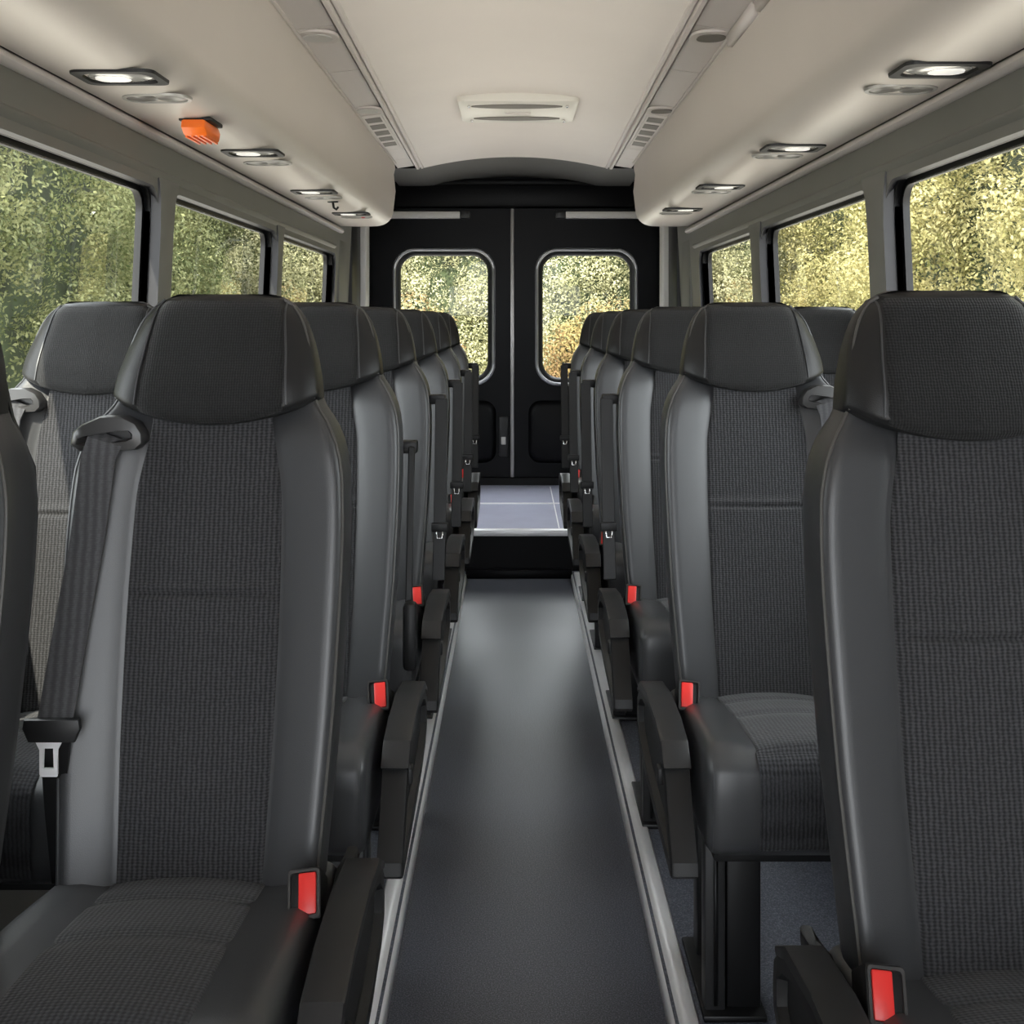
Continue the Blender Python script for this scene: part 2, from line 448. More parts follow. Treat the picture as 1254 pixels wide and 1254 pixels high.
# overhead lockers
def locker(s, label):
    root = empty('overhead_locker', (s*.80, 3.0, E+.5)); L0 = root.location
    bm = bmesh.new(); rings = []
    for y, sh in ((Y0, 0), (1.0, 0), (2.0, 0), (4.0, 0), (6.20, 0), (6.255, .004), (6.27, .012)):
        xi = itab([(0, .700), (2, .690), (4, .664), (6.27, .650)], y)
        zb = E+.500+.008*max(0, (y-2))/4.3
        r = .085
        prof = [(.945, E+.515), (.940, zb+.002), (.90, zb), (.80, zb), (xi+.01+r, zb+.002)]
        for k in range(1, 9):
            a = PI/2*k/8
            prof.append((xi+.008+r-r*math.sin(a), zb+.004+r-r*math.cos(a)))
        prof += [(xi-.004, zb+.20), (.656, E+.80), (.648, E+.835), (.650, E+.848), (.66, E+.855), (.90, E+.87)]
        cx, cz = .8, E+.68
        rings.append([Vector((s*(x-(sh if x > cx else -sh)*1), y, z-(sh if z > cz else -sh)))-L0 for x, z in prof])
    loft(bm, rings, True, True, True)
    o = from_bm('body', bm, BIN, root, angle=50)
    bm = bmesh.new()
    loft(bm, [[Vector((s*x, y, z))-L0 for x, z in ((.640, E+.846), (.640, E+.853), (.662, E+.856), (.662, E+.849))] for y in (Y0, 6.2)], True, True, True)
    from_bm('edge_strip', bm, PAN, root, angle=30)
    if s > 0:
        bm = bmesh.new()
        for ya, yb in ((1.2, 3.03), (3.06, 3.42)):
            loft(bm, [[Vector((s*x, y, z))-L0 for x, z in ((.634, E+.853), (.638, E+.818), (.654, E+.816), (.660, E+.855))] for y in (ya, yb)], True, True, True)
        from_bm('latch_cover', bm, PAN, root, angle=30)
    tag(root, label, 'overhead locker')
locker(-1, 'long warm grey overhead luggage locker above the left windows')
locker(1, 'long warm grey overhead luggage locker above the right windows')

# lamps, vents and small fittings on the lockers' undersides
def under_z(y): return E+.500+.008*max(0, (y-2))/4.3
def capsule(bm, lx, ly, z0, z1, r, cut=0, seg=8):
    poly = rrect(-lx/2, lx/2, -ly/2, ly/2, r, seg)
    if cut: poly = [(-lx/2, -ly/2), (lx/2-cut, -ly/2), (lx/2, -ly/2+cut), (lx/2, ly/2-cut*.5), (lx/2-cut*.5, ly/2), (-lx/2+cut*.3, ly/2), (-lx/2, ly/2-cut*.4)]
    prism(bm, poly, lambda u, v, t: (u, v, t), z0, z1, .0015, 1)
def make_lamp():
    root = empty('reading_lamp', (0, 0, 0))
    bm = bmesh.new()
    O = rrect(-.086, .086, -.068, .068, .022, 5); I = rrect(-.070, .070, -.050, .050, .03, 5)
    va = [bm.verts.new((x, y, .002)) for x, y in O]; vb = [bm.verts.new((x*.99, y*.99, -.005)) for x, y in O]
    vc = [bm.verts.new((x, y, -.0055)) for x, y in I]; vd = [bm.verts.new((x*.96, y*.96, .002)) for x, y in I]
    for a, b in ((va, vb), (vb, vc), (vc, vd)): ring_faces(bm, a, b)
    from_bm('bezel', bm, PLA, root, angle=30)
    bm = bmesh.new(); bmesh.ops.create_uvsphere(bm, u_segments=20, v_segments=8, radius=1)
    for v in bm.verts: v.co = Vector((v.co.x*.066, v.co.y*.047, v.co.z*.005-.001))
    from_bm('lens', bm, LENSG, root)
    bm = bmesh.new(); capsule(bm, .070, .050, -.0068, -.003, .02); 
    for v in bm.verts: v.co.x -= .014
    from_bm('bulb_cover', bm, LENS, root)
    return root
def make_vent():
    root = empty('air_outlet', (0, 0, 0))
    bm = bmesh.new()
    O = rrect(-.078, .078, -.05, .05, .049, 8); I = rrect(-.068, .068, -.040, .040, .039, 8)
    va = [bm.verts.new((x, y, .002)) for x, y in O]; vb = [bm.verts.new((x*.98, y*.98, -.0035)) for x, y in O]
    vc = [bm.verts.new((x, y, -.0035)) for x, y in I]; vd = [bm.verts.new((x, y, .002)) for x, y in I]
    for a, b in ((va, vb), (vb, vc), (vc, vd)): ring_faces(bm, a, b)
    from_bm('rim', bm, RIM, root, angle=30)
    bm = bmesh.new()
    for cx in (-.032, .032):
        g = bmesh.ops.create_uvsphere(bm, u_segments=16, v_segments=8, radius=1)
        for v in g['verts']: v.co = Vector((cx+v.co.x*.036, v.co.y*.038, v.co.z*.004))
    from_bm('louvre', bm, VENT, root)
    return root
lampL = [(2.35, -.81), (3.43, -.784), (4.49, -.786), (5.43, -.775)]
lampR = [(2.28, .847), (3.33, .81), (4.32, .777), (5.22, .767)]
ventL = [(2.58, -.806), (3.66, -.79), (4.72, -.788), (5.62, -.775)]
ventR = [(2.48, .838), (3.50, .805), (4.50, .775), (5.42, .765)]
place = ['nearest of the four', 'second of the four', 'third of the four', 'farthest of the four']
lamp0 = vent0 = None
for side, arr in (('left', lampL), ('right', lampR)):
    for k, (y, x) in enumerate(arr):
        if lamp0 is None: o = lamp0 = make_lamp()
        else: o = copy_tree(lamp0)
        o.location = (x, y, under_z(y)); o.rotation_euler = (0, 0, 0 if side == 'left' else PI)
        tag(o, 'black framed reading lamp under the %s locker, %s' % (side, place[k]), 'reading lamp', 'reading lamps under the lockers')
for side, arr in (('left', ventL), ('right', ventR)):
    for k, (y, x) in enumerate(arr):
        if vent0 is None: o = vent0 = make_vent()
        else: o = copy_tree(vent0)
        o.location = (x, y, under_z(y))
        tag(o, 'oval smoked air outlet under the %s locker, %s' % (side, place[k]), 'air outlet', 'oval outlets under the lockers')
# orange hammer
h = empty('emergency_hammer', (-.795, 2.90, under_z(2.9)+.004))
bm = bmesh.new(); box(bm, -.040, .040, -.06, .06, -.010, .001, .003); from_bm('bracket', bm, PLA, h)
bm = bmesh.new()
prism(bm, [(-.075, -.010), (.055, -.010), (.075, -.022), (.06, -.046), (-.055, -.046), (-.08, -.030)], lambda u, v, t: (t, u, v), -.030, .032, .007, 2)
for k in range(4): box(bm, -.026+k*.015, -.020+k*.015, -.05, .07, -.050, -.044, .001)
from_bm('handle', bm, ORA, h, angle=30)
tag(h, 'orange emergency hammer holder under the left locker', 'hammer')
# hook and red knob
h = empty('coat_hook', (-.775, 4.88, under_z(4.88)+.004))
bm = bmesh.new(); box(bm, -.022, .022, -.012, .012, -.008, 0, .002); from_bm('plate', bm, PLA, h)
bm = bmesh.new(); tube(bm, [(0, 0, -.006), (.004, 0, -.03), (.016, -.006, -.038), (.024, -.012, -.028)], .005); from_bm('hook', bm, PLA, h)
tag(h, 'small black coat hook under the left locker', 'hook')
bm = bmesh.new(); bmesh.ops.create_uvsphere(bm, u_segments=12, v_segments=8, radius=.012)
for v in bm.verts: v.co.z *= .6
o = from_bm('push_button', bm, mat('dark_red', (.35, .02, .02), .3)); o.location = (-.74, 5.60, under_z(5.6)-.001)
tag(o, 'tiny dark red button at the far end of the left locker', 'button')

# grilles and oval fittings on the service panels
gi = 0
for s, side in ((-1, 'left'), (1, 'right')):
    ym = 5.22; g = empty('speaker_grille', (s*panel_x(ym, .5), ym, panel_z(.5))); L0 = g.location
    bm = bmesh.new(); loft(bm, [[Vector((s*panel_x(y, a), y, panel_z(a)+dz))-L0 for a, dz in ((.12, 0), (.88, 0), (.88, -.004), (.12, -.004))] for y in (4.78, 5.66)], True, True, True)
    from_bm('frame', bm, PAN, g, smooth=False)
    for k in range(5):
        y0 = 4.84+k*.165
        bm = bmesh.new(); loft(bm, [[Vector((s*panel_x(y, a), y, panel_z(a)+dz))-L0 for a, dz in ((.2, -.003), (.8, -.003), (.8, -.0055), (.2, -.0055))] for y in (y0, y0+.105)], True, True, True)
        from_bm('slot', bm, DARKPAN, g, smooth=False)
    tag(g, 'slotted ceiling grille of five slots beside the %s locker' % side, 'grille', 'slotted ceiling grilles')
    for y, nm in ((3.45, 'nearer'), (4.66, 'farther')):
        d = empty('panel_catch', (s*panel_x(y, .5), y, panel_z(.5)))
        bm = bmesh.new(); capsule(bm, .125, .15, -.008, .001, .055); from_bm('rim', bm, PAN, d, angle=30)
        bm = bmesh.new(); capsule(bm, .085, .09, -.0105, -.006, .035); from_bm('insert', bm, PALE if s < 0 else DARKPAN, d, angle=30)
        tag(d, '%s oval fitting with %s centre on the %s ceiling panel' % (nm, 'pale' if s < 0 else 'dark', side), 'panel fitting', 'oval ceiling panel fittings')

# roof vent
rv = empty('roof_vent', (.01, 4.90, E+.925))
bm = bmesh.new(); prism(bm, rrect(-.245, .255, -.27, .33, .03, 4), lambda u, v, t: (u, v*.84, t), -.030, .02, .006, 2)
from_bm('cover', bm, mat('pale_vent_cover', (.72, .69, .63), .4), rv, angle=30)
for yc in (-.14, .20):
    bm = bmesh.new()
    poly = [(-.19+.38*k/12, yc-.045*math.sin(PI*k/12)**.7-.008) for k in range(13)]+[(.19-.38*k/12, yc+.045*math.sin(PI*k/12)**.7+.008) for k in range(13)]
    prism(bm, poly, lambda u, v, t: (u, v*.84, t), -.0335, -.028)
    from_bm('air_slot', bm, mat('vent_slot', (.16, .145, .125), .6), rv, smooth=False)
bm = bmesh.new(); box(bm, -.05, .06, .02, .05, -.036, -.028, .002); from_bm('handle', bm, PAN, rv)
for x, y in ((-.2, -.14), (.21, -.14), (-.2, .2), (.21, .2)):
    bm = bmesh.new(); bmesh.ops.create_uvsphere(bm, u_segments=8, v_segments=6, radius=.007); o = from_bm('screw', bm, CHR, rv); o.location = (x, y, -.036)
tag(rv, 'pale rectangular roof vent with two curved slots in the ceiling', 'roof vent')

# ------------------------------------------------------------------ rear end
m_px = YR/F
bm = bmesh.new()
box(bm, -1.08, 1.08, YR+.03, YR+.08, E+.70, E+1.1)
box(bm, -1.08, -.92, YR+.0, YR+.08, -.05, E+1.1); box(bm, .92, 1.08, YR+.0, YR+.08, -.05, E+1.1)
box(bm, -.95, .95, YR-.06, YR+.05, E+.725, E+.895, .02)
box(bm, -.95, .95, YR-.03, YR+.05, RZ-.05, RZ+.05, .01)
box(bm, -.62, .62, YR-.09, YR-.055, E+.865, E+.905, .012)
tag(from_bm('wall_rear', bm, BLK, angle=30), kind='structure')
for k, s in ((1, -1), (2, 1)):
    xa, xb = (-.925, -.018) if s < 0 else (-.010, .925)
    d = empty('door_%d' % k, ((xa+xb)/2, YR, RZ+.05)); d['kind'] = 'structure'; L0 = d.location
    gx0, gx1 = (-.738, -.174) if s < 0 else (.184, .748)
    gz0, gz1 = E-.374, E+.416
    bm = bmesh.new()
    rect = rect_like(xa, xb, RZ+.05, E+.722, 8); hole = rrect(gx0-.05, gx1+.05, gz0-.05, gz1+.05, .14, 8)
    A = [bm.verts.new(Vector((x, YR, z))-L0) for x, z in rect]; B = [bm.verts.new(Vector((x, YR, z))-L0) for x, z in hole]
    A2 = [bm.verts.new(Vector((x, YR+.06, z))-L0) for x, z in rect]; B2 = [bm.verts.new(Vector((x, YR+.06, z))-L0) for x, z in hole]
    ring_faces(bm, A, B); ring_faces(bm, A2, B2); ring_faces(bm, A, A2); ring_faces(bm, B, B2)
    bmesh.ops.remove_doubles(bm, verts=bm.verts, dist=.0003)
    from_bm('door_panel', bm, BLK, d, angle=30)
    bm = bmesh.new()      # raised pocket on the lower half
    loft(bm, [[Vector((x, y, z))-L0 for x, z in rrect(xa+.10+i, xb-.10-i, RZ+.14+i, E-.52-i, .08, 6)] for y, i in ((YR+.001, 0), (YR-.02, .01), (YR-.03, .03))], True, False, True)
    from_bm('lower_panel', bm, BLK, d, angle=40)
    bm = bmesh.new(); prev = None
    for i, y in ((.052, YR+.01), (.05, YR-.014), (.040, YR-.020), (.030, YR-.014), (.028, YR+.01)):
        cur = [bm.verts.new(Vector((x, y, z))-L0) for x, z in rrect(gx0-i, gx1+i, gz0-i, gz1+i, .105+i*.8, 8)]
        if prev: ring_faces(bm, prev, cur)
        prev = cur
    from_bm('window_rim', bm, DTRIM, d, angle=60)
    bm = bmesh.new(); prev = None
    for i, y in ((.030, YR-.008), (.016, YR-.004), (.0, YR+.016), (.0, YR+.03), (.03, YR+.03)):
        cur = [bm.verts.new(Vector((x, y, z))-L0) for x, z in rrect(gx0-i, gx1+i, gz0-i, gz1+i, .105+i*.8, 8)]
        if prev: ring_faces(bm, prev, cur)
        prev = cur
    from_bm('window_seal', bm, RUB, d, angle=40)
    bm = bmesh.new(); bm.faces.new([bm.verts.new(Vector((x, YR+.022, z))-L0) for x, z in rrect(gx0-.02, gx1+.02, gz0-.02, gz1+.02, .11, 8)])
    from_bm('pane', bm, GLR, d, smooth=False)
    bm = bmesh.new()
    a, b = (-.83, -.35) if s < 0 else (.33, .83)
    box(bm, a, b, YR-.045, YR+.002, E+.655, E+.70, .006, 2, Matrix.Translation(-L0)); from_bm('pale_strip', bm, PALE, d)
    bm = bmesh.new()
    a, b = (-.352, -.285) if s < 0 else (.265, .332)
    box(bm, a, b, YR-.043, YR+.002, E+.655, E+.702, .006, 2, Matrix.Translation(-L0)); from_bm('strip_end', bm, PLG, d)
    bm = bmesh.new()       # thin grab wire beside the window
    x = -.868 if s < 0 else .868
    tube(bm, [Vector(p)-L0 for p in ((x, YR-.01, E+.05), (x, YR-.05, E+.055), (x-s*.01, YR-.055, E-.06), (x-s*.015, YR-.01, E-.07))], .009)
    from_bm('pull_handle', bm, CHR, d)
bm = bmesh.new(); box(bm, -.026, -.002, YR-.016, YR+.04, RZ+.05, E+.722, .006)
tag(from_bm('trim_%d' % n, bm, mat('mullion_strip', (.30, .29, .28), .35, .5)), kind='structure'); n += 1
lk = empty('door_lock', (-.07, YR-.02, E-.78))
bm = bmesh.new(); box(bm, -.03, .03, -.02, .02, -.10, .16, .01); from_bm('lock_case', bm, PLA, lk)
bm = bmesh.new(); box(bm, -.016, .016, -.034, -.018, -.02, .03, .004); from_bm('lock_lever', bm, RIM, lk)
tag(lk, 'small black door lock with a bright lever beside the rear door joint', 'lock')
# rear corner pillars
for s in (-1, 1):
    for (x0, x1, y0, y1, m_) in ((.925, 1.01, 7.12, 7.30, PALE), (.99, 1.02, 6.62, 6.72, PALE), (.955, 1.03, 6.74, 7.10, RUB), (.965, 1.02, 6.30, 6.60, TRIM)):
        bm = bmesh.new(); box(bm, min(s*x0, s*x1), max(s*x0, s*x1), y0, y1, RZ, E+.85, .012)
        tag(from_bm('trim_%d' % n, bm, m_), kind='structure'); n += 1

# ------------------------------------------------------------------ seats
J = -.7425           # seat/back joint, relative to the eye height
def zl(zr): return E+zr-PF
def yline(zr): return .155*(zr-J)/.78
HW = [(-.86, .165), (-.7425, .171), (-.6, .181), (-.5, .187), (-.3, .192), (-.22, .189), (-.18, .181), (-.15, .168), (-.125, .150), (-.105, .140), (-.09, .132)]
PW = [(-.86, .096), (-.7425, .098), (-.55, .105), (-.4, .107), (-.25, .104), (-.15, .088), (-.09, .084)]
HH = [(-.15, .146), (-.118, .1435), (-.05, .133), (-.01, .122), (.012, .110), (.026, .096), (.034, .082), (.038, .068)]
HP = [(-.15, .106), (-.05, .099), (.04, .088)]
def front_y(ax, hw, pw):
    """depth of the front face at |x| = ax: flat cloth, raised side bolsters"""
    if ax <= pw: return .004-.004*(ax/pw)**2
    t = (ax-pw)/(hw-pw)
    return itab([(0, .0015), (.08, -.003), (.3, -.009), (.6, -.015), (.82, -.0185), (.92, -.016), (.97, -.007), (1.0, .008)], t)
def shift(zr): return itab([(-.20, 0), (-.165, .004), (-.14, .016), (-.12, .028), (-.10, .034)], zr)
def back_loop(zr, th=.10):
    hw, pw = itab(HW, zr), itab(PW, zr)
    yb = yline(zr)
    xs = [0, .3, .6, .9, 1.0]
    half = [pw*k for k in xs]+[pw+(hw-pw)*t for t in (.06, .14, .25, .4, .55, .7, .8, .88, .94, .98, 1.0)]
    fr = [(x, front_y(x, hw, pw)+shift(zr)) for x in half]
    sd = [(hw+.001, .03+shift(zr)*.6), (hw+.001, .055+shift(zr)*.3), (hw-.002, th-.025), (hw-.010, th-.010), (hw-.025, th-.001), (hw*.5, th+.004), (0, th+.006)]
    h = fr+sd
    pts = [(x, y) for x, y in h]+[(-x, y) for x, y in h[-2:0:-1]]
    return [Vector((x, y+yb, zl(zr))) for x, y in pts]
def head_front(ax, hw, zr):
    t = ax/hw
    t0 = max(0, (zr+.02)/.058)
    bulge = itab([(-.15, -.004), (-.144, -.018), (-.135, -.025), (-.11, -.026), (-.05, -.015), (0, -.004), (.02, .004), (.03, .014), (.038, .030)], zr)
    return bulge+itab([(0, 0), (.6, .004), (.8, .010), (.92, .022), (1.0, .036)], t)*(1 if zr < .03 else .6)
def head_loop(zr, seam):
    hw = itab(HH, zr); yb = yline(zr)
    th = itab([(-.15, .092), (0, .082), (.02, .076), (.03, .066), (.038, .050)], zr)
    half = [hw*k for k in (0, .15, .3, .45, .6, .7, .78, .85, .91, .955, .985, 1.0)]
    fr = [(x, head_front(x, hw, zr)) for x in half]
    m = fr[-1][1]
    sd = [(hw+.001, m+.012), (hw, th-.02), (hw-.006, th-.006), (hw-.018, th), (hw*.5, th+.003), (0, th+.004)]
    h = fr+sd
    pts = [(x, y) for x, y in h]+[(-x, y) for x, y in h[-2:0:-1]]
    out = []
    for x, y in pts:
        dz = seam*(.034*(abs(x)/.143)**2)
        out.append(Vector((x, y+yb, zl(zr+dz))))
    return out
def cushion_profile():
    P = [(.09, -.80), (.09, -.757), (.02, -.746), (-.05, -.738)]
    for k in range(1, 8): P.append((-.05-.045*k, -.738+.006*k if k < 5 else -.738+.030-.0*(k)))
    P = [(.09, -.87), (.09, -.757), (.04, -.749), (0, -.7425), (-.06, -.732), (-.12, -.722), (-.18, -.714), (-.24, -.707), (-.30, -.703), (-.35, -.701),
         (-.378, -.703), (-.396, -.709), (-.408, -.719), (-.414, -.732), (-.416, -.77), (-.414, -.80), (-.411, -.83), (-.407, -.85), (-.395, -.866), (-.36, -.872), (-.2, -.874), (0, -.874)]
    return P
def inset_profile(P, d):
    n = len(P); out = []
    for i in range(n):
        a, b, c = Vector(P[i-1]), Vector(P[i]), Vector(P[(i+1) % n])
        t = ((c-b).normalized()+(b-a).normalized())
        if t.length < 1e-6: t = c-a
        t.normalize(); nrm = Vector((t.y, -t.x))     # the profile runs so that this points inwards
        out.append((b.x+nrm.x*d, b.y+nrm.y*d))
    return out
CP = cushion_profile()
_area = sum(CP[i-1][0]*CP[i][1]-CP[i][0]*CP[i-1][1] for i in range(len(CP)))
_sg = -1 if _area > 0 else 1

def make_seat(a):
    """a = +1: the aisle lies at +x (left-hand seats); -1: mirrored"""
    root = empty('passenger_seat', (0, 0, PF))
    def X(v): return Vector((v[0]*a, v[1], v[2]))
    # backrest
    bm = bmesh.new()
    zs = [-.86, -.80, -.76]+[-.74+.02*i for i in range(27)]+[-.195, -.175, -.155, -.14, -.125, -.11, -.10]
    zs = sorted(set(round(z, 4) for z in zs))
    loft(bm, [back_loop(z) for z in zs], True, True, True)
    br = from_bm('backrest', bm, LEA, root, angle=70)
    # cloth panel of the backrest
    bm = bmesh.new(); rings = []
    for zr in sorted([-.80+(-.125+.80)*i/45 for i in range(46)]+[-.377+.003*k for k in range(-4, 5)]):
        pw = itab(PW, zr)-.002; hw = itab(HW, zr)
        cr = -.0045*math.exp(-((zr+.377)/.0045)**2)
        rings.append([Vector((pw*t, front_y(abs(pw*t), hw, pw+.002)+yline(zr)-.0035-.010*(1-t*t)*min(1, (zr+.86)*4)-cr*1.4*(1-abs(t)**6) + (.004 if abs(t) > .99 else 0), zl(zr))) for t in [-1, -.97, -.9]+[-.8+.1*k for k in range(17)]+[.9, .97, 1]])
    loft(bm, rings, False)
    from_bm('backrest_cloth', bm, FAB, root, angle=80)
    # headrest
    bm = bmesh.new()
    zs = [-.150, -.1485, -.1465, -.144, -.140, -.135, -.13, -.115, -.10, -.08, -.06, -.04, -.02, -.005, .005, .013, .02, .026, .030, .034, .0365, .038]
    rings = []
    for i, z in enumerate(zs):
        rings.append(head_loop(z, max(0, 1-(z+.15)/.14)))
    loft(bm, rings, True, True, True)
    hr = from_bm('headrest', bm, HLEA, root, angle=60)
    bm = bmesh.new(); rings = []
    for i in range(26):
        z = -.1455+(.028+.1455)*i/25
        pw = itab(HP, z); hw = itab(HH, z); seam = max(0, 1-(z+.15)/.14)
        rings.append([Vector((pw*t, head_front(abs(pw*t), hw, z)+yline(z)-.003+(.004 if abs(t) > .99 else 0), zl(z+seam*.034*(pw*t/.143)**2))) for t in [-1+k/10 for k in range(21)]])
    loft(bm, rings, False)
    from_bm('headrest_cloth', bm, HFAB, root, angle=80)
    # piping
    for s in (-1, 1):
        bm = bmesh.new(); pts = []
        for i in range(40):
            z = -.77+(-.105+.77)*i/39; hw = itab(HW, z)
            pts.append((s*(hw-.003), yline(z)+shift(z)+front_y(hw-.003, hw, itab(PW, z))-.002, zl(z)))
        tube(bm, pts, .0025, 6); from_bm('piping', bm, SIDE if s*a > 0 else LEA, br)
        bm = bmesh.new(); pts = []
        for i in range(20):
            z = -.112+(.030+.112)*i/19; hw = itab(HH, z)
            pts.append((s*(hw-.002), yline(z)+head_front(hw-.002, hw, z)-.001, zl(z)))
        tube(bm, pts, .0022, 6); from_bm('piping', bm, SIDE if s*a > 0 else LEA, hr)
        bm = bmesh.new(); pts = []
        for i in range(20):
            z = -.135+(.026+.135)*i/19; hw = itab(HH, z); x = itab(HP, z)+.002
            seam = max(0, 1-(z+.15)/.14)
            pts.append((s*x, yline(z)+head_front(x, hw, z)-.0015, zl(z+seam*.034*(x/.143)**2)))
        tube(bm, pts, .0016, 5); from_bm('stitching', bm, LEA, hr)
    # back shell
    bm = bmesh.new(); rings = []
    for i in range(14):
        z = -.80+(.0+.80)*i/13
        hw = (itab(HW, z) if z < -.11 else itab(HH, z))-.012
        y = yline(z)+(.098 if z < -.12 else .086)
        rings.append([Vector((x, y+d, zl(z))) for x, d in ((-hw, 0), (-hw*.97, .016), (-hw*.8, .022), (0, .024), (hw*.8, .022), (hw*.97, .016), (hw, 0))])
    loft(bm, rings, True, True, True); from_bm('back_shell', bm, PLA, root, angle=60)
    # cushion
    bm = bmesh.new(); rings = []
    hw = .186; xs = [-hw, -hw+.002, -hw+.006, -hw+.012, -hw+.022, -hw+.05, -.11, -.06, 0, .06, .11, hw-.05, hw-.022, hw-.012, hw-.006, hw-.002, hw]
    r = .022
    for x in xs:
        e = max(0, abs(x)-(hw-r))/r
        d = r*(1-math.sqrt(max(0, 1-e*e)))*.9
        up = .008*math.exp(-((abs(x)-.15)/.028)**2)
        Q = inset_profile(CP, _sg*d)
        rings.append([Vector((x, p[0], zl(p[1]+(up if 1 <= i <= 10 else 0)))) for i, p in enumerate(Q)])
    loft(bm, rings, True, True, True)
    cu = from_bm('cushion', bm, LEA, root, angle=60)
    bm = bmesh.new(); rings = []
    sub = []
    for i in range(2, 18):
        p, q = CP[i], CP[i+1]
        for t in ((0, .25, .5, .75) if i < 9 else (0, .5)): sub.append((p[0]+(q[0]-p[0])*t, p[1]+(q[1]-p[1])*t))
    for i, p in enumerate(sub):
        pw = itab([(-.42, .104), (-.3, .106), (-.1, .104), (.1, .10)], p[0])
        up = .010 if p[0] > -.38 else .003
        cr = sum(.004*math.exp(-((p[0]+c)/.010)**2) for c in (.075, .20)) if p[0] > -.36 else 0
        nx = -1 if p[0] < -.40 else (-.6 if p[0] < -.375 else 0)
        rings.append([Vector((pw*t, p[0]+nx*.004, zl(p[1]+.002+(up*(1-t*t)-cr if p[0] > -.405 else 0) - (.004 if abs(t) > .99 and p[0] > -.38 else 0)))) for t in [-1, -.96]+[-.9+.1*k for k in range(19)]+[.96, 1]])
    loft(bm, rings, False); from_bm('cushion_cloth', bm, FABC, root, angle=70)
    for s in (-1, 1):
        bm = bmesh.new(); Q = inset_profile(CP, _sg*.006)
        tube(bm, [(s*(hw-.010), p[0], zl(p[1])) for p in Q[2:19]], .0025, 6); from_bm('piping', bm, LEA, cu)
    # frame, legs, foot rail
    bm = bmesh.new(); box(bm, -.165, .165, -.34, .08, zl(-.905), zl(-.872), .006); from_bm('seat_frame', bm, MESTEEL, root)
    def leg(x0, x1, y0, y1):
        bm = bmesh.new(); box(bm, min(a*x0, a*x1), max(a*x0, a*x1), y0, y1, .0, zl(-.90), .004); return bm
    lg = from_bm('leg', leg(.112, .150, -.16, -.12), PLG, root)
    bm = bmesh.new(); box(bm, min(a*.126, a*.134), max(a*.126, a*.134), -.163, -.15, .02, zl(-.92)); from_bm('leg_groove', bm, MESTEEL, lg)
    from_bm('leg', leg(.045, .108, -.15, -.10), MESTEEL, root)
    from_bm('leg', leg(.085, .135, .02, .07), MESTEEL, root)
    bm = bmesh.new(); box(bm, min(a*.04, a*.155), max(a*.04, a*.155), -.18, .09, 0, .012, .003); from_bm('foot_plate', bm, MESTEEL, root)
    # armrest on the aisle side
    G = lambda u, v, t: (a*t, u, zl(v))
    bm = bmesh.new()
    arm = [(.09, -.80), (.085, -.765), (.05, -.735), (.0, -.717), (-.10, -.708), (-.22, -.712), (-.30, -.722), (-.335, -.745), (-.385, -.82), (-.425, -.865), (-.428, -.885), (-.41, -.897), (-.36, -.895), (-.2, -.885), (-.05, -.872), (.05, -.85), (.085, -.825)]
    va = [bm.verts.new(G(u, v, .205)) for u, v in arm]; vb = [bm.verts.new(G(u, v, .247)) for u, v in arm]
    nn = len(arm); fo = bm.faces.new(vb); bm.faces.new(va[::-1])
    for k in range(nn): bm.faces.new((va[k], va[(k+1) % nn], vb[(k+1) % nn], vb[k]))
    bmesh.ops.recalc_face_normals(bm, faces=bm.faces)
    bmesh.ops.bevel(bm, geom=list(fo.edges), offset=.005, segments=2, affect='EDGES', profile=.5)
    bm.faces.ensure_lookup_table(); fo = max([f for f in bm.faces if f.normal.x*a > .9], key=lambda f: f.calc_area())
    bmesh.ops.inset_individual(bm, faces=[fo], thickness=.020)
    bmesh.ops.inset_individual(bm, faces=[fo], thickness=.004, depth=-.012)
    ar = from_bm('armrest', bm, PLA, root, angle=30)
    bm = bmesh.new()
    prism(bm, [(.07, -.742), (.02, -.715), (-.10, -.701), (-.22, -.703), (-.305, -.713), (-.345, -.745), (-.335, -.752), (-.300, -.728), (-.22, -.716), (-.10, -.714), (.02, -.728), (.065, -.752)], G, .202, .249, .003, 2)
    from_bm('armrest_pad', bm, PLG, ar, angle=30)
    bm = bmesh.new(); box(bm, min(a*.234, a*.246), max(a*.234, a*.246), -.245, -.215, zl(-.815), zl(-.785), .004); from_bm('recline_lever', bm, PLG, ar)
    bm = bmesh.new(); prism(bm, [(.10, -.755), (.04, -.735), (-.03, -.745), (-.08, -.79), (-.02, -.87), (.10, -.85), (.13, -.75)], G, .188, .2045, .004, 2)
    from_bm('recliner_cover', bm, PLA, root, angle=30)
    # buckle
    M = Matrix.Translation((a*.168, -.082, zl(-.713))) @ Matrix.Rotation(math.radians(-35), 4, 'X') @ Matrix.Rotation(math.radians(-6*a), 4, 'Y')
    bm = bmesh.new(); box(bm, -.021, .021, -.012, .05, -.030, .029, .004, 2, M)
    tube(bm, [(a*.175, -.03, zl(-.75)), (a*.18, .03, zl(-.80)), (a*.185, .05, zl(-.86))], .012, 8)
    bu = from_bm('buckle', bm, PLA, root, angle=40)
    bm = bmesh.new(); box(bm, -.015 if a < 0 else -.007, .007 if a < 0 else .015, -.0155, -.008, -.024, .023, .002, 2, M); from_bm('buckle_button', bm, RED, bu)
    bm = bmesh.new(); prev = None
    for k_, yy in ((.0185, -.011), (.0195, -.0165), (.0165, -.0165), (.0155, -.011)):
        cur = [bm.verts.new(M @ Vector((u, yy, v))) for u, v in rrect(-k_, k_, -k_-.009, k_+.007, .004, 3)]
        if prev: ring_faces(bm, prev, cur)
        prev = cur
    from_bm('buckle_frame', bm, GUIDE, bu, angle=30)
    # belt guide on the outer shoulder
    gx, gz = -.134, -.163
    gy = yline(gz)-.034
    bm = bmesh.new()
